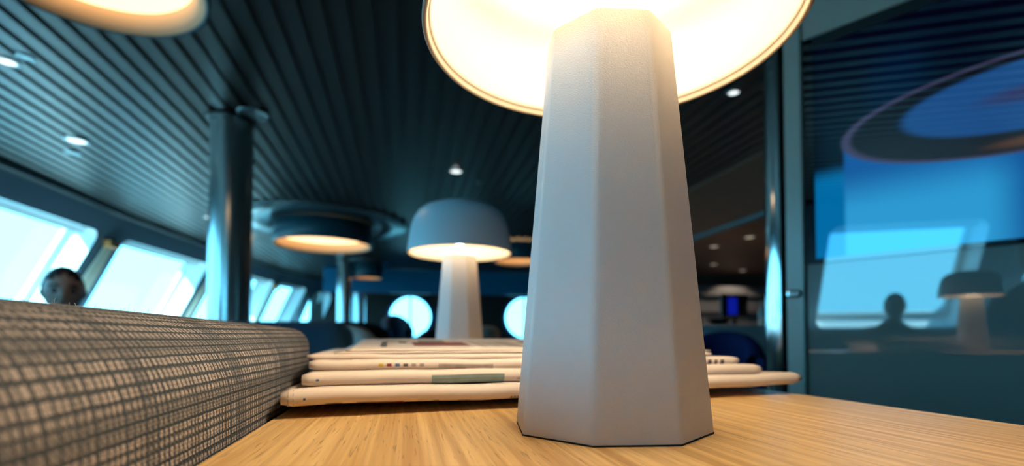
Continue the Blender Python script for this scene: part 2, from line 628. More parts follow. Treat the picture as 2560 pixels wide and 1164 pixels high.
# ---- far bulkhead with round windows
FW = empty('wall_far')
struct(FW)
ports = [(0.155, 1.37, 0.57), (1.40, 1.37, 0.57), (3.22, 1.37, 0.60)]
xs = [-2.3, (0.155 + 1.52) / 2, (1.52 + 3.22) / 2, 4.2]
for i, (cx, cz, rr) in enumerate(ports):
    n = 32
    a0, a1, b0, b1 = xs[i], xs[i + 1], 0.0, CEIL + .06
    inn, outl = [], []
    for k in range(n):
        a = 2 * PI * k / n - PI * 3 / 4
        c, s = math.cos(a), math.sin(a)
        inn.append((cx + rr * c, cz + rr * s))
        mval = max(abs(c), abs(s))
        sx, sz = c / mval, s / mval
        outl.append(((cx + (a1 - cx) * sx) if sx > 0 else (cx + (cx - a0) * sx), (cz + (b1 - cz) * sz) if sz > 0 else (cz + (cz - b0) * sz)))
    vs = [(u, FAR_Y, z) for u, z in inn] + [(u, FAR_Y, z) for u, z in outl]
    fs = [(k, (k + 1) % n, n + (k + 1) % n, n + k) for k in range(n)]
    mesh('wall_panel', vs, fs, M['darkwall'], FW)
    win_count[0] += 1
    vs = [(u, FAR_Y, z) for u, z in inn] + [(u, FAR_Y + .25, z) for u, z in inn]
    fs = [(k, n + k, n + (k + 1) % n, (k + 1) % n) for k in range(n)]
    wo = struct(mesh('window_%d' % win_count[0], vs, fs, M['bluewall']))
    ring = lathe('window_frame', [(rr - .05, -.03), (rr + .02, -.03), (rr + .02, .01), (rr - .05, .01)], M['bluewall'], wo, 48, (cx, FAR_Y - .02, cz), True, True, (PI / 2, 0, 0))
    bar = bevbox('mullion', (-.02, -.015, -rr), (.02, .015, rr), M['bluewall'], wo, .004, loc=(cx, FAR_Y + .12, cz))
    mesh('pane', [(cx + rr * math.cos(2 * PI * k / 32), FAR_Y + .2, cz + rr * math.sin(2 * PI * k / 32)) for k in range(32)], [tuple(range(32))], M['glass'], wo)
struct(mesh('wall_far_bar', [(4.2, FAR_Y, 0), (RIGHT_X, FAR_Y, 0), (RIGHT_X, FAR_Y, CEIL + .06), (4.2, FAR_Y, CEIL + .06)], [(0, 1, 2, 3)], M['darkwall']))
struct(bevbox('trim_4', (-1.55, 10.3, 1.72), (3.3, 10.42, CEIL), M['bluewall'], bev=.01))
struct(mesh('wall_right', [(RIGHT_X, BACK_Y, 0), (RIGHT_X, FAR_Y, 0), (RIGHT_X, FAR_Y, CEIL + .06), (RIGHT_X, BACK_Y, CEIL + .06)], [(0, 1, 2, 3)], M['darkwall']))
# ---- bulkhead behind the camera: unseen windows added to bring daylight onto the lamp fronts
WB = struct(empty('wall_back'))
bwin = [(-3.05, -2.15), (-2.05, -1.15)]
BZ0, BZ1 = 0.92, 1.98
def quad(name, x0, x1, z0, z1, m, parent, y=BACK_Y):
    return mesh(name, [(x0, y, z0), (x1, y, z0), (x1, y, z1), (x0, y, z1)], [(0, 1, 2, 3)], m, parent)
quad('wall_panel', -4.6, RIGHT_X, 0, BZ0, M['wallblue'], WB)
quad('wall_panel', -4.6, RIGHT_X, BZ1, CEIL + .06, M['wallblue'], WB)
px_ = -4.6
for xa, xb in bwin + [(RIGHT_X, RIGHT_X)]:
    quad('wall_pier', px_, xa, BZ0, BZ1, M['wallblue'], WB)
    px_ = xb
for xa, xb in bwin:
    win_count[0] += 1
    yo = BACK_Y - .14
    wo = struct(mesh('window_%d' % win_count[0], [(xa, BACK_Y, BZ0), (xb, BACK_Y, BZ0), (xb, BACK_Y, BZ1), (xa, BACK_Y, BZ1), (xa, yo, BZ0), (xb, yo, BZ0), (xb, yo, BZ1), (xa, yo, BZ1)],
                     [(0, 1, 5, 4), (1, 2, 6, 5), (2, 3, 7, 6), (3, 0, 4, 7)], M['reveal']))
    quad('pane', xa, xb, BZ0, BZ1, M['glass'], wo, yo + .02)
    bevbox('mullion', ((xa + xb) / 2 - .025, yo, BZ0), ((xa + xb) / 2 + .025, yo + .05, BZ1), M['reveal'], wo, .004)

# ---- free-standing glossy partition carrying the television
PN = Vector((-0.8514, -0.5245, 0))            # faces the camera side
PD = Vector((0.5245, -0.8514, 0))             # along the partition, towards the right of the picture
PO = Vector((1.0392, 1.1235, 0))              # left edge of the television
prz = math.atan2(PD.y, PD.x)
# local frame: x along PD, y away from the camera, z up
part = empty('wall_partition', PO, prz)
struct(part)
TV_W, TV_Z0, TV_Z1 = 1.05, 0.987, 1.583
bevbox('side_post', (-0.044, -0.012, 0), (-0.002, 0.06, CEIL), M['panelframe'], part, .003)
bevbox('upper_panel', (0.0, -0.004, TV_Z1 + .004), (1.9, 0.05, CEIL), M['panelframe'], part, .002)
bevbox('lower_panel', (0.004, -0.002, 0.02), (TV_W - .001, 0.05, TV_Z0 - .001), M['panel'], part)
bevbox('end_panel', (TV_W + .004, -0.004, 0.02), (1.9, 0.05, TV_Z1), M['panelframe'], part, .002)
bevbox('back_board', (0.0, 0.052, 0), (1.9, 0.07, CEIL), M['darkwall'], part, .002)
ht = bevbox('latch', (-0.041, -0.026, 0.900), (-0.006, -0.0125, 0.920), M['chrome'], part, .006, 3)

def screen_mat():
    m = bpy.data.materials.new('television_picture')
    m.use_nodes = True
    n, l = m.node_tree.nodes, m.node_tree.links
    n.clear()
    o = n.new('ShaderNodeOutputMaterial')
    t = n.new('ShaderNodeTexCoord')
    s = n.new('ShaderNodeSeparateXYZ')
    l.new(t.outputs['Object'], s.inputs[0])
    X, Z = s.outputs[0], s.outputs[2]
    def mth(op, a, b=None):
        x = n.new('ShaderNodeMath')
        x.operation = op
        for i, v in enumerate((a, b)):
            if v is None:
                continue
            if isinstance(v, (int, float)):
                x.inputs[i].default_value = v
            else:
                l.new(v, x.inputs[i])
        return x.outputs[0]
    def ss(v, a, b, lo=0.0, hi=1.0):
        x = n.new('ShaderNodeMapRange')
        x.interpolation_type = 'SMOOTHSTEP'
        for i, q in ((1, a), (2, b), (3, lo), (4, hi)):
            x.inputs[i].default_value = q
        l.new(v, x.inputs[0])
        return x.outputs[0]
    def mix(f, a, b):
        x = n.new('ShaderNodeMix')
        x.data_type = 'RGBA'
        l.new(f, x.inputs[0])
        for i, q in ((6, a), (7, b)):
            if isinstance(q, tuple):
                x.inputs[i].default_value = (*q, 1)
            else:
                l.new(q, x.inputs[i])
        return x.outputs[2]
    def ell(cx, cz, a, b):
        dx = mth('DIVIDE', mth('SUBTRACT', X, cx), a)
        dz = mth('DIVIDE', mth('SUBTRACT', Z, cz), b)
        return mth('SQRT', mth('ADD', mth('MULTIPLY', dx, dx), mth('MULTIPLY', dz, dz)))
    z0 = TV_Z0
    back = mix(ss(Z, 1.24 - z0, 1.19 - z0), (0.0006, 0.001, 0.007), (0.0, 0.16, 0.42))
    glow = ell(0.20, 1.40 - z0, 0.10, 0.14)
    back = mix(ss(glow, 1.0, 0.1, 0, 0.7), back, (0.0, 0.006, 0.035))
    body = mix(ss(Z, 1.22 - z0, 1.10 - z0), (0.006, 0.10, 0.36), (0.03, 0.36, 0.72))
    body = mix(ss(X, 0.34, 0.44), body, (0.004, 0.07, 0.30))
    in_body = mth('MULTIPLY', ss(X, 0.086, 0.098), ss(Z, 1.285 - z0, 1.275 - z0))
    c = mix(in_body, back, body)
    e1 = ell(0.452, 1.283 - z0, 0.362, 0.106)
    c = mix(ss(e1, 1.03, 0.99), c, (0.05, 0.05, 0.11))
    c = mix(ss(e1, 0.985, 0.93), c, mix(ss(Z, 1.20 - z0, 1.33 - z0), (0.012, 0.016, 0.020), (0.004, 0.003, 0.005)))
    warm = mth('MULTIPLY', ss(ell(0.44, 1.200 - z0, 0.12, 0.016), 1.0, 0.3), ss(e1, 0.99, 0.95))
    c = mix(warm, c, (0.09, 0.045, 0.025))
    e2 = ell(0.452, 1.297 - z0, 0.247, 0.075)
    c = mix(ss(e2, 1.05, 0.92), c, (0.012, 0.075, 0.25))
    e3 = ell(0.43, 1.300 - z0, 0.10, 0.022)
    c = mix(ss(e3, 1.2, 0.3, 0, 0.8), c, (0.035, 0.03, 0.10))
    em = n.new('ShaderNodeEmission')
    em.inputs[1].default_value = 1.0
    l.new(c, em.inputs[0])
    g = n.new('ShaderNodeBsdfGlossy')
    g.inputs['Roughness'].default_value = 0.02
    g.inputs[0].default_value = (0.55, 0.85, 1.0, 1)
    x = n.new('ShaderNodeMixShader')
    x.inputs[0].default_value = 0.13
    l.new(em.outputs[0], x.inputs[1])
    l.new(g.outputs[0], x.inputs[2])
    l.new(x.outputs[0], o.inputs[0])
    return m
M['tvglass'] = mirror_panel('black_glass', (0.004, 0.004, 0.006), 0.20, 0.02)
tv = empty('television', PO + Vector((0, 0, TV_Z0)), prz)
tag(tv, 'large wall television with black bezel showing a blue cup', 'television')
H_TV = TV_Z1 - TV_Z0
bevbox('housing', (0.002, 0.0, 0.0), (TV_W, 0.048, H_TV), M['black'], tv, .003)
b_ = 0.026
bevbox('bezel', (0.002, -0.006, 0), (b_, 0.0, H_TV), M['tvglass'], tv)
bevbox('bezel', (TV_W - b_, -0.008, 0), (TV_W, 0.0, H_TV), M['black'], tv, .001)
bevbox('bezel', (b_, -0.008, H_TV - b_), (TV_W - b_, 0.0, H_TV), M['black'], tv, .001)
bevbox('bezel', (b_, -0.006, 0), (TV_W - b_, 0.0, 0.012), M['tvglass'], tv)
mesh('screen', [(b_, -0.004, 0.012), (TV_W - b_, -0.004, 0.012), (TV_W - b_, -0.004, H_TV - b_), (b_, -0.004, H_TV - b_)], [(0, 1, 2, 3)], screen_mat(), tv)

# ================================================================ console table
TX0, TX1, TY0, TY1 = -0.081, 0.352, -0.22, 1.42
tb = empty('console_table', ((TX0 + TX1) / 2, (TY0 + TY1) / 2, 0))
tag(tb, 'long narrow oak console table behind the checked sofa', 'table')
hw, hl = (TX1 - TX0) / 2, (TY1 - TY0) / 2
bevbox('tabletop', (-hw, -hl, TABLE_Z - .032), (hw, hl, TABLE_Z), M['oak'], tb, .0025, 3)
for sx in (-1, 1):
    for sy in (-1, 1):
        bevbox('leg', (sx * (hw - .03) - .022, sy * (hl - .05) - .022, 0), (sx * (hw - .03) + .022, sy * (hl - .05) + .022, TABLE_Z - .032), M['oak'], tb, .003)
bevbox('apron', (hw - .05, -hl + .08, TABLE_Z - .10), (hw - .03, hl - .08, TABLE_Z - .032), M['oak'], tb, .002)
bevbox('apron', (-hw + .03, -hl + .08, TABLE_Z - .10), (-hw + .05, hl - .08, TABLE_Z - .032), M['oak'], tb, .002)

# ================================================================ table lamps
def octa_stem():
    R = R_SH
    rb, rt, H = .524 * R, .335 * R, (0.472 + 1.634) * R
    bm = bmesh.new()
    loops = []
    for r, z in ((rb * .992, .0007), (rb, .0022), (rt * 1.012, H - .0035), (rt * .93, H)):
        lp = []
        for k in range(8):
            a = -.329 + (k - 2) * PI / 4
            x_, y_ = camw(r * math.sin(a), -r * math.cos(a))
            lp.append(bm.verts.new((x_, y_, z)))
        loops.append(lp)
    for i in range(3):
        for k in range(8):
            j = (k + 1) % 8
            bm.faces.new((loops[i][k], loops[i][j], loops[i + 1][j], loops[i + 1][k]))
    bm.faces.new(loops[0][::-1])
    bm.faces.new(loops[3])
    bm.edges.ensure_lookup_table()
    ed = [e2 for e2 in bm.edges if abs(e2.verts[0].co.z - e2.verts[1].co.z) > .05]
    bmesh.ops.bevel(bm, geom=ed, offset=.0028, segments=3, profile=.5, affect='EDGES')
    return bm, rb, rt, H

def table_lamp(loc, label):
    R = R_SH
    t = empty('table_lamp', loc)
    tag(t, label, 'lamp', 'mushroom table lamps')
    bm, rb, rt, H = octa_stem()
    o = frombm('stem', bm, M['white'], t, True)
    o.data.set_sharp_from_angle(angle=math.radians(20))
    bm = bmesh.new()
    lo, hi = [], []
    for k in range(8):
        a = -.329 + (k - 2) * PI / 4
        x_, y_ = camw(rb * .997 * math.sin(a), -rb * .997 * math.cos(a))
        lo.append(bm.verts.new((x_, y_, 0)))
        hi.append(bm.verts.new((x_, y_, .0008)))
    for k in range(8):
        j = (k + 1) % 8
        bm.faces.new((lo[k], lo[j], hi[j], hi[k]))
    bm.faces.new(lo[::-1])
    bm.faces.new(hi)
    frombm('base_pad', bm, M['pad'], t)
    lathe('neck', [(0, H - .001), (rt * .62, H - .001), (rt * .62, H + .003), (rt * .5, H + .006), (rt * .2, H + .010), (rt * .2, H + .55 * R), (0, H + .55 * R)], M['white'], t, 32)
    # opaque enamelled shade, thick rolled rim
    hz = H + .002 * R
    prof_o = [(1.0, .012), (.992, .10), (.972, .25), (.945, .42), (.915, .55), (.87, .68), (.80, .79), (.69, .875), (.54, .93), (.34, .96), (.15, .972), (0.02, .975)]
    prof_i = [(0.02, .945), (.15, .942), (.34, .93), (.52, .90), (.66, .848), (.765, .768), (.832, .665), (.876, .54), (.905, .415), (.932, .25), (.948, .10), (.952, .06), (.955, .040), (.963, .034), (.968, .030), (.972, .012), (.979, .003), (.987, 0.0), (.994, .003), (.999, .012)]
    prof_m = [(max(.02, r - .012), z - .010 if r < .9 else z) for r, z in prof_o[::-1]]
    sh = lathe('shade', [(r * R, hz + z * R) for r, z in prof_o + prof_m], M['shade'], t, 128, closed=True)
    ln = lathe('shade_lining', [(r * R, hz + z * R) for r, z in prof_i], M['lining'], t, 128)
    ln.data.set_sharp_from_angle(angle=math.radians(50))
    sh.data.set_sharp_from_angle(angle=math.radians(50))
    # opal ring diffuser around the neck, the source of light
    lathe('diffuser', [(rt * .2, H + .50 * R), (.36 * R, H + .50 * R), (.41 * R, H + .515 * R), (.43 * R, H + .54 * R), (.43 * R, H + .57 * R), (rt * .2, H + .59 * R)], M['bulb'], t, 48, closed=True)
    return t
lamp_a = table_lamp((0.1131, 0.2642, TABLE_Z), 'large white faceted table lamp in the foreground, its shade cut by the frame')
lamp_b = table_lamp((0.1095, 1.005, TABLE_Z), 'white mushroom lamp standing behind the stack of newspapers')

# ================================================================ newspapers
def newspaper(label, x0, x1, y0, y1, z0, th, rot=0.0, front_lift=0.0, back_lift=0.0, bow=0.0, wob=0.0006, seed=0, end_lift=0.0):
    """a folded paper: rounded fold towards the viewer; x across, y depth. local origin = front left, lowest"""
    rnd = random.Random(seed)
    ph = [rnd.uniform(0, 6.28) for _ in range(5)]
    t = empty('newspaper', (x0, y0, z0), rot)
    W, D = x1 - x0, y1 - y0
    r = th / 2
    def dz(x, y):
        u = x / W
        v = max(0.0, min(1.0, y / D))
        z = front_lift * (1 - v) ** 1.6 + back_lift * v ** 1.3
        z += bow * (u - .5) ** 2 * 4
        z += end_lift * max(0.0, (u - .62) / .38) ** 2
        z += wob * (math.sin(9 * u + ph[0]) + .6 * math.sin(21 * u + ph[1]) + .4 * math.sin(43 * u + ph[2]))
        return z
    sec = []
    for k in range(9):                               # rounded front fold, bottom to top
        a = -PI / 2 - k * PI / 8
        sec.append((r + r * math.cos(a), r + r * math.sin(a)))
    for k in range(1, 13):
        y = r + (D - r) * k / 12
        sec.append((y, th))
    for k in range(4, 0, -1):
        sec.append((D + .0006 * math.sin(k * 2.1), th * k / 5))
    for k in range(12, 0, -1):
        y = r + (D - r) * k / 12
        sec.append((y, 0.0))
    n = len(sec)
    NX = 64
    vs, fs = [], []
    for i in range(NX + 1):
        u = i / NX
        # slightly rounded ends
        ex = min(u, 1 - u) * W
        k_ = 1.0
        if ex < .006:
            k_ = .72 + .28 * math.sqrt(max(0, 1 - (1 - ex / .006) ** 2))
        for (y, z) in sec:
            x = u * W
            zz = r + (z - r) * k_
            yy = y + .0009 * math.sin(7 * u + ph[3]) + .0005 * math.sin(19 * u + ph[4])
            vs.append((x, yy, zz + dz(x, y)))
    for i in range(NX):
        for k in range(n):
            j = (k + 1) % n
            fs.append((i * n + k, (i + 1) * n + k, (i + 1) * n + j, i * n + j))
    fs.append(tuple(range(n)))
    fs.append(tuple(NX * n + k for k in range(n))[::-1])
    bm = bmesh.new()
    bv = [bm.verts.new(v) for v in vs]
    for q in fs:
        bm.faces.new([bv[i] for i in q])
    frombm('folded_sheets', bm, M['paper'], t, True)
    tag(t, label, 'newspaper', 'newspapers stacked on the console table')
    def front(x, zf, eps=.00025):
        """point on the rounded fold: zf 0..1 from bottom to top"""
        a = PI / 2 + PI * (1 - zf) if False else -PI / 2 - zf * PI
        u = x / W
        yy = r + (r + eps) * math.cos(a) + .0009 * math.sin(7 * u + ph[3]) + .0005 * math.sin(19 * u + ph[4])
        return (x, yy, r + (r + eps) * math.sin(a) + dz(x, r + r * math.cos(a)))
    def top(x, y, eps=.0004):
        return (x, y, th + dz(x, y) + eps)
    def patch(name, m, rects, kind='front'):
        f = front if kind == 'front' else top
        vs, fs = [], []
        for (xa, xb, a, b) in rects:
            nx = max(1, int((xb - xa) / .006))
            ny = 3
            base = len(vs)
            for i in range(nx + 1):
                for j in range(ny + 1):
                    vs.append(f(xa + (xb - xa) * i / nx, a + (b - a) * j / ny))
            for i in range(nx):
                for j in range(ny):
                    q = base + i * (ny + 1) + j
                    fs.append((q, q + ny + 1, q + ny + 2, q + 1))
        o_ = mesh(name, vs, fs, m, t)
        if len(rects) > 1:
            o_['kind'] = 'stuff'
        return o_
    return t, patch, W, D

rn = random.Random(3)
# bottom
n1, pt, W, D = newspaper('thickest newspaper at the bottom of the stack, resting on the oak table', -0.074, 0.356, 0.330, 0.62, TABLE_Z, .0105, rot=0.115 * 0, front_lift=.0075, wob=.0005, seed=1, end_lift=0.002)
n1.rotation_euler = (0, 0, math.radians(7.5))
rects = []
x = .150
while x < .30:
    wv = rn.uniform(.0012, .003)
    if rn.random() < .85:
        rects.append((x, x + wv, .17, .28))
    x += wv + .0008
for xx, ww in ((.026, .010), (.045, .022), (.095, .004), (.112, .009)):
    rects.append((xx, xx + ww, .12, .18))
pt('printed_text', M['ink'], rects)
pt('printed_dot', M['inkblue'], [(.0130, .0145, .40, .49)])
pt('printed_photo', M['inkred'], [(.052, .075, .11, .17)])
pt('page_edge', M['inkgrey'], [(.004, .0046, .15, .85), (.007, .0074, .2, .9)])
# second
n2, pt, W, D = newspaper('newspaper with a grey-green picture on its fold, second from the bottom', -0.066, 0.314, 0.352, 0.63, TABLE_Z + .0137, .0092, front_lift=.0042, wob=.0004, seed=2)
n2.rotation_euler = (0, 0, math.radians(5.5))
pt('printed_photo', M['inkteal'], [(.086, .140, .12, .60)])
pt('printed_dot', M['inkblue'], [(.0090, .0108, .43, .52)])
pt('printed_text', M['inkgrey'], [(.17, .30, .12, .22), (.15, .29, .30, .38)])
# third
n3, pt, W, D = newspaper('newspaper with small colour test dots on its fold, third from the bottom', -0.066, 0.300, 0.378, 0.64, TABLE_Z + .0252, .0074, front_lift=.0018, wob=.0004, seed=3)
n3.rotation_euler = (0, 0, math.radians(4.0))
for i, mm in enumerate(('inkyellow', 'inkred', 'inkblue', 'ink', 'inkgrey', 'inkgrey')):
    pt('printed_dot', M[mm], [(.0478 + i * .0060, .0512 + i * .0060, .36, .56)])
pt('printed_photo', M['inkgrey'], [(.092, .135, .18, .52)])
pt('printed_photo', M['inkgrey'], [(.24, .30, .15, .5)])
pt('printed_text', M['ink'], [(.333, .337, .25, .6), (.340, .343, .25, .6), (.346, .350, .25, .6)])
pt('printed_dot', M['inkblue'], [(.324, .330, .25, .6)])
# fourth
n4, pt, W, D = newspaper('thin plain newspaper, third from the top of the stack', -0.070, 0.280, 0.392, 0.645, TABLE_Z + .0338, .0042, wob=.0003, seed=4)
n4.rotation_euler = (0, 0, math.radians(3.4))
# fifth
n5, pt, W, D = newspaper('narrow newspaper directly beneath the topmost one', -0.052, 0.280, 0.402, 0.66, TABLE_Z + .0384, .0013, back_lift=.003, wob=.0001, seed=5)
n5.rotation_euler = (0, 0, math.radians(2.5))
# top with visible face
n6, pt, W, D = newspaper('topmost newspaper with a red picture and headline on its upward page', -0.046, 0.262, 0.418, 0.66, TABLE_Z + .0400, .0013, back_lift=.0088, wob=.0001, seed=6)
n6.rotation_euler = (0, 0, math.radians(1.5))
pt('printed_photo', M['inkred'], [(.058, .113, .07, .150)], 'top')
pt('printed_photo', M['inkteal'], [(.096, .114, .10, .150)], 'top')
pt('printed_photo', M['inkteal'], [(.066, .096, .150, .195)], 'top')
rects = []
for (xa, xb) in ((.121, .129), (.134, .142), (.146, .170)):
    y = .05
    while y < .17:
        rects.append((xa, xb, y, y + .0035))
        y += .006
pt('printed_text', M['inkgrey'], rects, 'top')
# bold headline letters, unreadable from here: strokes
rects = []
for i, xa in enumerate((.026, .180, .203, .228)):
    k = .017 if i else .006
    rects += [(xa, xa + .0045, .06, .16), (xa, xa + k, .150, .165), (xa + k - .005, xa + k, .05, .16), (xa, xa + k, .095, .110)]
pt('printed_headline', M['ink'], rects, 'top')
pt('printed_text', M['ink'], [(.030, .056, .165, .175), (.044, .052, .13, .16)], 'top')

# ================================================================ checked sofa
def rounded_back(name, x0, x1, y0, y1, z0, z1, r, m, parent, rend=.03, crown=0.012, uvs=True):
    """long upholstered back: profile in x-z, swept along y with rounded far end. UV in metres"""
    cx = (x0 + x1) / 2
    def make_prof(r):
        prof = []
        # from lower right (table side) up, over and down
        prof.append((x1, z0))
        for k in range(1, 13):
            prof.append((x1, z0 + (z1 - r - z0) * k / 12))
        for k in range(1, 11):
            a = k * PI / 2 / 10
            prof.append((x1 - r + r * math.cos(a), z1 - r + r * math.sin(a)))
        for k in range(1, 9):
            prof.append((x1 - r + (x0 + r - x1 + r) * k / 9, z1))
        for k in range(0, 11):
            a = PI / 2 + k * PI / 2 / 10
            prof.append((x0 + r + r * math.cos(a), z1 - r + r * math.sin(a)))
        for k in range(1, 13):
            prof.append((x0, z1 - r - (z1 - r - z0) * k / 12))
        return prof
    prof = make_prof(r)
    arc = [0.0]
    for p, q in zip(prof, prof[1:]):
        arc.append(arc[-1] + math.hypot(q[0] - p[0], q[1] - p[1]))
    ys = [y0 + (y1 - rend - y0) * k / 90 for k in range(91)] + [y1 - rend + rend * math.sin(k * PI / 2 / 10) for k in range(1, 11)]
    vs, fs, uv = [], [], []
    n = len(prof)
    for y in ys:
        s = 0.0
        if y > y1 - rend:
            s = rend - math.sqrt(max(0, rend ** 2 - (y - y1 + rend) ** 2))
        k_ = max(0.0, min(1.0, (y1 - y) / .22))
        ry = r + (.038 - r) * k_ * k_ * (3 - 2 * k_)
        pr_ = make_prof(ry)
        arc = [0.0]
        for p, q in zip(pr_, pr_[1:]):
            arc.append(arc[-1] + math.hypot(q[0] - p[0], q[1] - p[1]))
        for i, (x, z) in enumerate(pr_):
            wx = (x1 - x0) / 2
            fx = (wx - s) / wx
            xx = cx + (x - cx) * fx
            zz = z
            if z > z1 - ry - .001:
                zz = z + crown * max(0.0, 1 - ((x - cx) / wx) ** 2) - s * .6 * ((z - (z1 - ry)) / ry)
            vs.append((xx, y, zz))
            uv.append((y + .002 * math.sin(z * 60), arc[i]))
    for j in range(len(ys) - 1):
        for i in range(n - 1):
            fs.append((j * n + i, j * n + i + 1, (j + 1) * n + i + 1, (j + 1) * n + i))
    e0 = len(ys) - 1
    fs.append(tuple(e0 * n + i for i in range(n)))
    fs.append(tuple(range(n))[::-1])
    me = bpy.data.meshes.new(name)
    me.from_pydata(vs, [], fs)
    me.polygons.foreach_set('use_smooth', [True] * len(me.polygons))
    ul = me.uv_layers.new(name='UVMap')
    for lp in me.loops:
        ul.data[lp.index].uv = uv[lp.vertex_index]
    me.materials.append(m)
    o = bpy.data.objects.new(name, me)
    link(o, parent)
    return o, prof, ys
sofa = empty('sofa', (-0.2, -0.4, 0))
tag(sofa, 'blue and beige checked sofa with its rounded back against the oak table', 'sofa')
sofa_back, prof, ys = rounded_back('backrest', -0.30, -0.083, -1.30, 0.484, 0.30, 0.797, .014, M['fabric'], None, .008, .009)
sofa_back.parent = sofa
sofa_back.matrix_parent_inverse = sofa.matrix_world.inverted()
sofa_back.location = (0.2, 0.4, 0)
sofa_back.matrix_parent_inverse = Matrix.Identity(4)
so = bevbox('seat_cushion', (-.62, -.88, .28), (-.105, .86, .44), M['fabric'], sofa, .03, 3)
so.data.uv_layers.new(name='UVMap')
bevbox('base', (-.60, -.86, .08), (.10, .84, .28), M['dark'], sofa, .01)
for sx in (-.55, .06):
    for sy in (-.80, .78):
        lathe('foot', [(0, 0), (.02, 0), (.026, .08), (0, .08)], M['black'], sofa, 16, (sx, sy, 0))
# loose fibres standing up on the ridge of the back
vs, fs = [], []
rf = random.Random(11)
for k in range(2600):
    y = rf.uniform(.05, .46)
    x = rf.gauss(-.20, .04)
    if not -.28 < x < -.10:
        continue
    cxx, wx = -0.1915, .1085
    edge = abs(x - cxx) / wx
    z = .797 + .009 * max(0, 1 - edge ** 2)
    if edge > (wx - .014) / wx:
        q = (abs(x - cxx) - (wx - .014))
        z -= .014 - math.sqrt(max(0, .014 ** 2 - q * q))
    h = rf.uniform(.0012, .0036) * (2.0 if rf.random() < .04 else 1)
    a = rf.uniform(0, 6.28)
    p = Vector((x, y, z - .001))
    d = Vector((math.cos(a) * h * .9, math.sin(a) * h * .9, h))
    side = Vector((-math.sin(a), math.cos(a), 0)) * .00007
    m1 = p + d * .5 + Vector((0, 0, h * .25))
    b0 = len(vs)
    vs += [p - side, p + side, m1 + side, m1 - side, p + d]
    fs += [(b0, b0 + 1, b0 + 2, b0 + 3), (b0 + 3, b0 + 2, b0 + 4)]
fz = mesh('loose_fibres', vs, fs, mat('fibre', (0.45, 0.52, 0.56), 0.7), sofa)
fz.location = (0.2, 0.4, 0)
fz['kind'] = 'stuff'

# ================================================================ pillars
def pillar(x, y, r, label):
    t = empty('pillar', (x, y, 0))
    lathe('shaft', [(r, 0.0), (r, CEIL - .012)], M['pillar'], t, 48)
    lathe('ceiling_collar', [(r, CEIL - .012), (r + .02, CEIL - .012), (r + .02, CEIL), (r, CEIL)], M['black'], t, 48)
    lathe('base_collar', [(r, .06), (r + .012, .05), (r + .012, 0)], M['black'], t, 48)
    tag(t, label, 'pillar')
pillar(-1.09, 3.49, .125, 'thick polished grey pillar nearest the checked sofa')
pillar(-1.05, 9.35, .125, 'polished pillar far down the room, just below the round ceiling lamp')
pillar(-.96, 11.4, .125, 'farthest and smallest polished pillar')
t = empty('chrome_column', (1.497, 1.75, 0))
lathe('shaft', [(.055, 0), (.055, CEIL)], M['chrome'], t, 48)
lathe('base_ring', [(.055, .03), (.066, .028), (.070, 0)], M['steel'], t, 40)
tag(t, 'slim mirror-bright column beside the television partition', 'column')

# ================================================================ round ceiling lamps
def pendant(x, y, zb, r, plate, label, zt=CEIL, dd=.12):
    t = empty('drum_lamp', (x, y, zb))
    top_ = zt - zb
    lathe('drum', [(r, 0.0), (r, top_ - .02), (r - .012, top_ - .02), (r - .012, .11), (r - .014, .0), (r - .007, -.003)], M['drum'], t, 72, closed=True)
    lathe('lining', [(r - .0145, .001), (r - .035, .012), (r - .045, .05), (r - .045, min(dd + .01, top_ - .03))], M['drumin'], t, 72)
    lathe('diffuser', [(r - .046, min(dd, top_ - .035)), (r - .10, min(dd - .006, top_ - .04)), (.001, min(dd - .006, top_ - .04))], M['opal'], t, 72)
    if plate:
        lathe('ceiling_plate', [(r * .5, top_ - .018), (plate - .01, top_ - .018), (plate, top_ - .012), (plate, top_ - .002), (r * .5, top_ - .002)], M['plate'], t, 96, closed=True)
    tag(t, label, 'ceiling lamp', 'round drum ceiling lamps')
pendant(-.985, 1.76, 1.925, .345, 0, 'glowing amber drum lamp cut off by the upper left of the frame', dd=.065)
pendant(-.97, 6.42, 1.93, .57, 1.02, 'blue drum lamp under a wide shiny ceiling disc beside the nearest pillar')
pendant(1.66, 7.20, 1.93, .38, .0, 'amber-rimmed drum lamp peeking between the two table lamps')
pendant(-.66, 9.45, 1.90, .27, .40, 'small drum lamp far back, right of the second pillar')
pendant(-.60, 11.3, 1.93, .21, .0, 'smallest drum lamp, farthest back by the third pillar')

# ================================================================ downlights
def downlight(x, y, z, r, lens, label, cat='downlight'):
    t = empty('downlight', (x, y, z))
    lathe('ring', [(r * .78, -.001), (r * .84, -.008), (r * 1.05, -.006), (r * 1.1, 0)], M['ring'], t, 32)
    lathe('lens', [(r * .8, -.003), (0.001, -.003)], M[lens], t, 32)
    tag(t, label, cat, 'recessed ceiling downlights')
for x_, y_, r_, ln, lab in (
    (-2.46, 4.36, .048, 'ring', 'unlit recessed spot just below a bright one, left of the pillar'),
    (-2.28, 4.08, .070, 'lens', 'bright white downlight in the slatted ceiling, left of the pillar'),
    (-1.98, 2.98, .050, 'lens', 'bright downlight at the left edge of the frame'),
    (-1.86, 2.92, .036, 'ring', 'small dim spot next to the downlight at the left edge'),
    (-2.21, 6.35, .06, 'lens', 'faint downlight touching the left side of the nearest pillar'),
    (-.93, 3.36, .085, 'ring', 'round blue-grey ceiling speaker at the top of the nearest pillar'),
    (.418, 4.155, .058, 'lens', 'white downlight above the second table lamp'),
    (.648, 4.41, .022, 'ring', 'tiny dim spot right of the white downlight'),
    (1.83, 2.48, .036, 'lens', 'small bluish spot under the right side of the large lampshade')):
    downlight(x_, y_, CEIL - .001, r_, ln, lab)
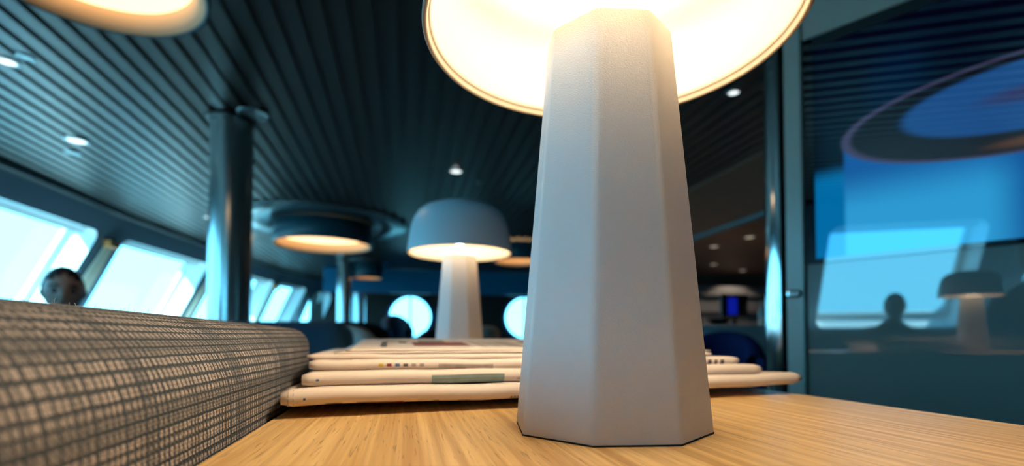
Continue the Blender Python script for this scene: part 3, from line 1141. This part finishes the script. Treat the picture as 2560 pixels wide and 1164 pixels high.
for x_, y_, lab in ((3.94, 5.77, 'upper of two warm downlights right of the large lamp stem'), (3.99, 5.15, 'warm downlight nearest the chrome column'),
                    (4.88, 7.16, 'lower of two warm downlights right of the large lamp stem'), (5.8, 7.68, 'faint warm downlight low over the bar')):
    downlight(x_, y_, 1.999, .07, 'lensw', lab)
    sp = bpy.data.lights.new('bar_spot', 'SPOT')
    sp.energy = 22
    sp.color = (1.0, 0.74, 0.5)
    sp.spot_size = 2.2
    sp.shadow_soft_size = .05
    so_ = link(bpy.data.objects.new('bar_spot', sp))
    so_.location = (x_, y_, 1.985)

# ================================================================ curtains on the posts between windows
def curtain(ypost, label):
    # gathered pleats on the leaning post, in the wall's own slope
    t = empty('curtain', (xtop(ypost), ypost, 0))
    pts = []
    n = 17
    vs, fs = [], []
    for k in range(13):
        z = .62 + (1.88 - .62) * k / 12
        wdt = .15 + .03 * math.cos(k * .8)
        for i in range(n):
            u = (i / (n - 1) - .5) * 2 * wdt * .55
            dep = .03 + .016 * math.cos(i * PI)
            vs.append((-(ZT - z) * LEAN + dep, u, z))
    for k in range(12):
        for i in range(n - 1):
            fs.append((k * n + i, k * n + i + 1, (k + 1) * n + i + 1, (k + 1) * n + i))
    o = mesh('pleats', vs, fs, M['cream'], t, True)
    sd = o.modifiers.new('thick', 'SOLIDIFY')
    sd.thickness = .004
    zz = 1.88
    bevbox('top_clasp', (-(ZT - zz) * LEAN + .0, -.10, zz - .07), (-(ZT - zz) * LEAN + .075, .10, zz + .01), M['copper'], t, .01)
    tag(t, label, 'curtain', 'gathered curtains between the windows')
curtain(4.08, 'gathered cream curtain left of the leftmost window in view')
curtain(6.4, 'gathered cream curtain with copper clasp between the two nearest windows')
curtain(8.7, 'gathered cream curtain just left of the nearest pillar')
curtain(10.95, 'narrow gathered curtain right of the nearest pillar')

# ================================================================ people
def person(label, pose, shirt, face_dir, loc, rz=0.0):
    """pose: dict of joints in local coords (z up, +y is where the lap points)"""
    J = pose
    order = ['pelvis', 'waist', 'chest', 'neck', 'skull', 'l_sh', 'l_el', 'l_wr', 'r_sh', 'r_el', 'r_wr', 'l_hip', 'l_kn', 'l_an', 'l_toe', 'r_hip', 'r_kn', 'r_an', 'r_toe']
    rad = dict(pelvis=.15, waist=.135, chest=.15, neck=.058, skull=.06, l_sh=.068, r_sh=.068, l_el=.046, r_el=.046, l_wr=.032, r_wr=.032,
               l_hip=.088, r_hip=.088, l_kn=.06, r_kn=.06, l_an=.042, r_an=.042, l_toe=.032, r_toe=.032)
    idx = {k: i for i, k in enumerate(order)}
    ed = [('pelvis', 'waist'), ('waist', 'chest'), ('chest', 'neck'), ('neck', 'skull'), ('chest', 'l_sh'), ('l_sh', 'l_el'), ('l_el', 'l_wr'), ('chest', 'r_sh'), ('r_sh', 'r_el'), ('r_el', 'r_wr'),
          ('pelvis', 'l_hip'), ('l_hip', 'l_kn'), ('l_kn', 'l_an'), ('l_an', 'l_toe'), ('pelvis', 'r_hip'), ('r_hip', 'r_kn'), ('r_kn', 'r_an'), ('r_an', 'r_toe')]
    verts = [Vector(J[k]) for k in order]
    edges = [(idx[a], idx[b]) for a, b in ed]
    radii = [rad[k] for k in order]
    # hands: palm + five fingers as short chains
    for s in ('l', 'r'):
        wr, el = Vector(J[s + '_wr']), Vector(J[s + '_el'])
        d = (wr - el).normalized()
        sd = d.cross(Vector((0, 0, 1)))
        sd = sd.normalized() if sd.length > .1 else Vector((1, 0, 0))
        up = sd.cross(d)
        palm = len(verts)
        verts.append(wr + d * .055)
        radii.append(.030)
        edges.append((idx[s + '_wr'], palm))
        for q in range(4):
            prev = palm
            off = (q - 1.5) * .019
            ln = (.068, .078, .074, .058)[q]
            for f_ in (.5, .8, 1.0):
                verts.append(wr + d * (.075 + ln * f_) + sd * off * (1 + .2 * f_) - up * (.022 * f_ * f_))
                radii.append(.009 - .001 * f_)
                edges.append((prev, len(verts) - 1))
                prev = len(verts) - 1
        prev = palm
        sg = -1 if s == 'l' else 1
        for f_ in (.6, 1.0):
            verts.append(wr + d * (.04 + .04 * f_) + sd * sg * .048 * f_ - up * .015 * f_)
            radii.append(.010)
            edges.append((prev, len(verts) - 1))
            prev = len(verts) - 1
    me = bpy.data.meshes.new('tmp')
    me.from_pydata([tuple(v) for v in verts], edges, [])
    ob = bpy.data.objects.new('tmp', me)
    col.objects.link(ob)
    md = ob.modifiers.new('skin', 'SKIN')
    md.use_smooth_shade = True
    lay = me.skin_vertices[0].data if me.skin_vertices else None
    if lay is None:
        bpy.context.view_layer.objects.active = ob
        bpy.ops.object.skin_root_mark()
        lay = me.skin_vertices[0].data
    for i, r in enumerate(radii):
        lay[i].radius = (r, r * (.8 if i in (0, 1, 2) else 1))
        lay[i].use_root = (i == 0)
    sb = ob.modifiers.new('sub', 'SUBSURF')
    sb.levels = 2
    sb.render_levels = 2
    dg = bpy.context.evaluated_depsgraph_get()
    em_ = bpy.data.meshes.new_from_object(ob.evaluated_get(dg))
    bpy.data.objects.remove(ob)
    # head shape
    hc = Vector(J['skull']) + Vector((0, 0, .075))
    fd = Vector((math.sin(face_dir), math.cos(face_dir), 0))
    sd = Vector((fd.y, -fd.x, 0))
    bm = bmesh.new()
    bm.from_mesh(em_)
    hb = bmesh.ops.create_uvsphere(bm, u_segments=36, v_segments=24, radius=1.0)
    for v in hb['verts']:
        p = v.co.copy()
        x, y, z = p.x * .076, p.y * .096, p.z * .118
        if z < 0:
            k = 1 + .42 * (z / .118)            # jaw narrows
            x *= k
            y *= (1 + .20 * (z / .118))
        if y > 0:
            y *= .93
            nz = math.exp(-((x / .014) ** 2 + ((z + .022) / .026) ** 2))
            y += .024 * nz                       # nose
            for s in (-1, 1):
                y -= .010 * math.exp(-(((x - s * .031) / .016) ** 2 + ((z - .004) / .013) ** 2))
            y += .006 * math.exp(-((x / .045) ** 2 + ((z - .026) / .010) ** 2))     # brow
            y += .006 * math.exp(-((x / .022) ** 2 + ((z + .064) / .010) ** 2))     # lips
            y += .007 * math.exp(-((x / .02) ** 2 + ((z + .098) / .016) ** 2))      # chin
        for s in (-1, 1):                                                           # ears
            if s * x > .05:
                x += s * .014 * math.exp(-(((y + .008) / .015) ** 2 + ((z + .008) / .028) ** 2))
        v.co = hc + sd * x + fd * y + Vector((0, 0, z))
    bm.to_mesh(em_)
    bm.free()
    em_.materials.clear()
    for m_ in (M['skin'], shirt, M['trouser']):
        em_.materials.append(m_)
    zn = J['neck'][2] + .0
    pz = J['pelvis'][2] + .06
    for p in em_.polygons:
        c = p.center
        hand = min((Vector(c) - Vector(J['l_wr']) - (Vector(J['l_wr']) - Vector(J['l_el'])).normalized() * .09).length, (Vector(c) - Vector(J['r_wr']) - (Vector(J['r_wr']) - Vector(J['r_el'])).normalized() * .09).length)
        near_arm = hand < .105
        if (Vector(c) - hc).length < .16 and c.z > zn - .015:
            p.material_index = 0
        elif near_arm:
            p.material_index = 0
        elif c.z < pz:
            p.material_index = 2
        else:
            p.material_index = 1
        p.use_smooth = True
    em_.name = 'person'
    body = bpy.data.objects.new('person', em_)
    body.location = loc
    body.rotation_euler = (0, 0, rz)
    link(body)
    tag(body, label, 'person')
    # hair cap
    bm = bmesh.new()
    bmesh.ops.create_uvsphere(bm, u_segments=32, v_segments=20, radius=1.0)
    kill = []
    for v in bm.verts:
        p = v.co
        x, y, z = p.x * .081, p.y * .101, p.z * .125
        if z < 0:
            x *= 1 + .25 * z / .125
        if y > 0:
            y *= .93
        fringe = .060 + .018 * math.cos(x * 60) if y > .02 else (-.02 if y > -.03 else -.07)
        if z < fringe:
            kill.append(v)
        jit = 1 + .02 * math.sin(x * 230) * math.sin(y * 190)
        v.co = hc + sd * x * jit + fd * y * jit + Vector((0, 0, z * jit))
    bmesh.ops.delete(bm, geom=kill, context='VERTS')
    h_ = frombm('hair', bm, M['hair'], body, True)
    sdm = h_.modifiers.new('thick', 'SOLIDIFY')
    sdm.thickness = .006
    for s in (-1, 1):
        bm = bmesh.new()
        bmesh.ops.create_uvsphere(bm, u_segments=16, v_segments=10, radius=.0125)
        for v in bm.verts:
            v.co += hc + sd * s * .031 + fd * .071 + Vector((0, 0, .004))
        frombm('eye', bm, M['eye'], body, True)
        tube('eyebrow', [hc + sd * s * .015 + fd * .088 + Vector((0, 0, .026)), hc + sd * s * .032 + fd * .086 + Vector((0, 0, .031)), hc + sd * s * .05 + fd * .073 + Vector((0, 0, .025))], .004, M['hair'], body, 8)
    return body

def seated(ht, lean=.04):
    """seated pose with the crown of the head at height ht (seat 0.42), lap towards +y"""
    sk = ht - .193
    return dict(pelvis=(0, 0, .53), waist=(0, -.03, .68 + (ht - 1.2) * .3), chest=(0, -.05 + lean * .3, sk - .235), neck=(0, -.03 + lean * .7, sk - .055), skull=(0, -.01 + lean, sk),
                l_sh=(-.19, -.05 + lean * .3, sk - .185), l_el=(-.25, .08, sk - .44), l_wr=(-.12, .27, sk - .40), r_sh=(.19, -.05 + lean * .3, sk - .185), r_el=(.25, .08, sk - .44), r_wr=(.12, .27, sk - .40),
                l_hip=(-.10, .05, .50), l_kn=(-.13, .44, .50), l_an=(-.13, .44, .07), l_toe=(-.14, .58, .035), r_hip=(.10, .05, .50), r_kn=(.13, .44, .50), r_an=(.13, .46, .07), r_toe=(.14, .60, .035))
person('person with short dark hair seated by the windows, head above the checked sofa', seated(1.125), M['shirt'], 0.0, (-1.575, 2.75, 0), math.radians(-150))
# seen only as reflections in the glossy partition
person('person seated against a window, a small dark reflection in the glossy panel', seated(1.19), M['shirt2'], 0.0, (-2.62, -.62, 0), -PI / 2)
person('person on the checked sofa, a dark reflection beside the lamp in the glossy panel', seated(1.30), M['shirt2'], 0.3, (-.50, -.36, .03), PI / 2)

# ================================================================ seats around the room
def armchair(x, y, rz, m, label, h=.86, wd=.62, cat='armchair', group='lounge chairs'):
    t = empty('armchair', (x, y, 0), rz)
    # wrap-around shell back, open towards +y
    vs, fs = [], []
    n = 25
    for i in range(n):
        a = PI + PI * i / (n - 1) if False else (-PI * 1.12 / 2 + PI * 1.12 * i / (n - 1))
        c, s = math.sin(a), -math.cos(a)
        hh = h - .16 * (abs(a) / (PI * .56)) ** 2.2
        for (ro, z) in ((wd / 2, .30), (wd / 2 + .01, hh - .03), (wd / 2 - .02, hh), (wd / 2 - .07, hh), (wd / 2 - .095, hh - .03), (wd / 2 - .10, .30)):
            vs.append((ro * c, ro * s, z))
    for i in range(n - 1):
        for k in range(6):
            j = (k + 1) % 6
            fs.append((i * 6 + k, i * 6 + j, (i + 1) * 6 + j, (i + 1) * 6 + k))
    fs.append(tuple(range(6)))
    fs.append(tuple((n - 1) * 6 + k for k in range(6))[::-1])
    mesh('shell_back', vs, fs, m, t, True)
    bevbox('seat_cushion', (-wd / 2 + .09, -wd / 2 + .10, .30), (wd / 2 - .09, wd / 2 - .02, .45), m, t, .035, 3)
    lathe('pedestal', [(0, .0), (.20, 0), (.20, .012), (.035, .025), (.03, .30), (0, .30)], M['steel'], t, 28)
    tag(t, label, cat, group)
    return t
# block-shaped booth end with rounded top, behind the checked sofa
bt = empty('booth_bench', (-.70, 1.50, 0))
bevbox('backrest', (-.52, -.10, .12), (.55, .13, .838), M['blue'], bt, .045, 4)
bevbox('seat_cushion', (-.52, .13, .12), (.55, .66, .44), M['blue'], bt, .03, 3)
bevbox('plinth', (-.50, -.08, 0), (.53, .64, .12), M['black'], bt, .004)
tag(bt, 'dark blue booth bench just beyond the end of the checked sofa', 'bench')
armchair(-.46, 2.62, 2.9, M['grey'], 'warm grey rounded armchair behind the blue booth bench', .87, .66)
armchair(-.42, 3.55, .3, M['dark'], 'charcoal armchair behind the warm grey one', .90, .66)
armchair(.42, 5.3, 2.9, M['dark'], 'charcoal armchair in front of the first round window', .93)
armchair(-.07, 6.2, 3.6, M['blue'], 'blue armchair silhouetted against the first round window', 1.09, .36)
armchair(1.0, 6.8, .2, M['grey'], 'grey armchair right of the first round window', .97, .56)
armchair(1.75, 6.0, .6, M['dark'], 'charcoal armchair below the amber-rimmed drum lamp', .93)
armchair(2.35, 7.6, 2.7, M['navy'], 'navy armchair under the second round window', .96)
armchair(-.95, 7.5, .4, M['dark'], 'charcoal armchair at the foot of the far pillars', 1.02, .9)
armchair(2.08, 2.95, PI - .65, M['navy'], 'deep navy armchair at the right beyond the newspapers', .845, .46)
armchair(-2.62, -.70, -PI / 2, M['dark'], 'charcoal armchair holding the seated figure reflected in the glossy panel', .92, .72)
armchair(-1.63, 2.80, math.radians(-150), M['dark'], 'charcoal armchair under the person by the windows', .80, .72)

# ================================================================ the bar at the right
br = empty('bar_counter', (3.6, 5.0, 0))
bevbox('front', (-1.0, -.3, 0), (1.6, .25, .90), M['darkwall'], br, .01)
bevbox('worktop', (-1.08, -.38, .90), (1.68, .3, .94), M['linen'], br, .006)
bevbox('foot_rail', (-1.0, -.36, .18), (1.6, -.33, .21), M['steel'], br, .01)
tag(br, 'dark bar counter with a pale blue worktop at the right', 'counter')
bevbox('front_cloth', (-1.0, -.345, .62), (1.6, -.31, .90), M['linen'], br, .004)
def bottle(x, y, z, h, r, m, label):
    o = lathe('bottle', [(0, 0), (r, 0), (r, h * .58), (r * .85, h * .66), (r * .35, h * .76), (r * .33, h * .97), (r * .42, h * .97), (r * .42, h), (0, h)], m, None, 20, (x, y, z))
    tag(o, label, 'bottle', 'bottles on the bar')
bottle(2.95, 4.86, .94, .20, .045, mat('clear_bottle', (.5, .65, .65), .1), 'pale bottle on the bar closest to the large lamp stem')
bottle(3.10, 4.95, .94, .26, .038, M['bottle'], 'green bottle second on the bar from the lamp stem')
bottle(3.98, 4.95, .94, .28, .038, mat('blue_bottle', (.2, .4, .5), .1), 'light blue bottle right of the small blue screen')
ms = empty('till_screen', (3.66, 5.0, .94))
bevbox('panel', (-.17, -.015, .10), (.17, .015, .36), M['black'], ms, .006)
bevbox('display', (-.09, -.0165, .13), (.03, -.0155, .32), M['screenblue'], ms)
bevbox('stand', (-.03, -.01, .0), (.03, .02, .10), M['black'], ms, .004)
bevbox('foot', (-.09, -.07, 0), (.09, .07, .012), M['black'], ms, .003)
tag(ms, 'small till with a glowing blue screen on the bar', 'till')
def bowl(x, y, z, label, fruit=True):
    t = lathe('bowl', [(0.0, 0), (.06, 0), (.15, .07), (.155, .075), (.148, .075), (.06, .01), (0, .01)], M['black'], None, 28, (x, y, z))
    tag(t, label, 'bowl')
bowl(3.36, 4.84, .94, 'dark fruit bowl on the bar')
bowl(4.2, 4.84, .94, 'dark bowl at the right end of the bar')
for k, (dx, dy, dz_) in enumerate(((-.06, 0, .055), (.06, .02, .055), (0, -.05, .062), (.01, .05, .06), (0, 0, .105))):
    o = lathe('orange', [(0, -.036), (.02, -.031), (.033, -.016), (.037, 0), (.033, .016), (.02, .031), (.004, .035), (0, .033)], M['orange'], None, 20, (4.2 + dx, 4.84 + dy, .94 + dz_))
    tag(o, 'orange in the bowl at the right end of the bar', 'orange', 'oranges in the bar bowl')
person('person in dark clothing behind the bar near the lamp stem', seated(1.2), M['shirt'], 0.0, (3.35, 5.95, .22), math.radians(165))
bs = empty('bar_stool', (3.35, 5.95, 0))
lathe('seat', [(0, .58), (.17, .58), (.185, .60), (.185, .63), (.16, .65), (0, .65)], M['dark'], bs, 32)
lathe('post', [(.03, .02), (.03, .58)], M['steel'], bs, 20)
lathe('base', [(0, 0), (.21, 0), (.21, .012), (.03, .03)], M['steel'], bs, 32)
tag(bs, 'dark bar stool under the person behind the bar', 'stool')
# back bar: a lighter shelf unit on the far right
bb = empty('back_bar_cabinet', (5.6, 8.2, 0))
bevbox('carcass', (-1.3, -.2, 0), (1.2, .2, 1.75), mat('grey_cabinet', (.18, .19, .22), .5), bb, .01)
bevbox('post', (-1.36, -.26, 0), (-1.24, -.19, 1.78), M['grey'], bb, .01)
for z_ in (.95, 1.25, 1.55):
    bevbox('shelf', (-1.15, -.25, z_), (1.1, -.2, z_ + .025), M['dark'], bb, .003)
tag(bb, 'grey cabinet behind the bar', 'cabinet')
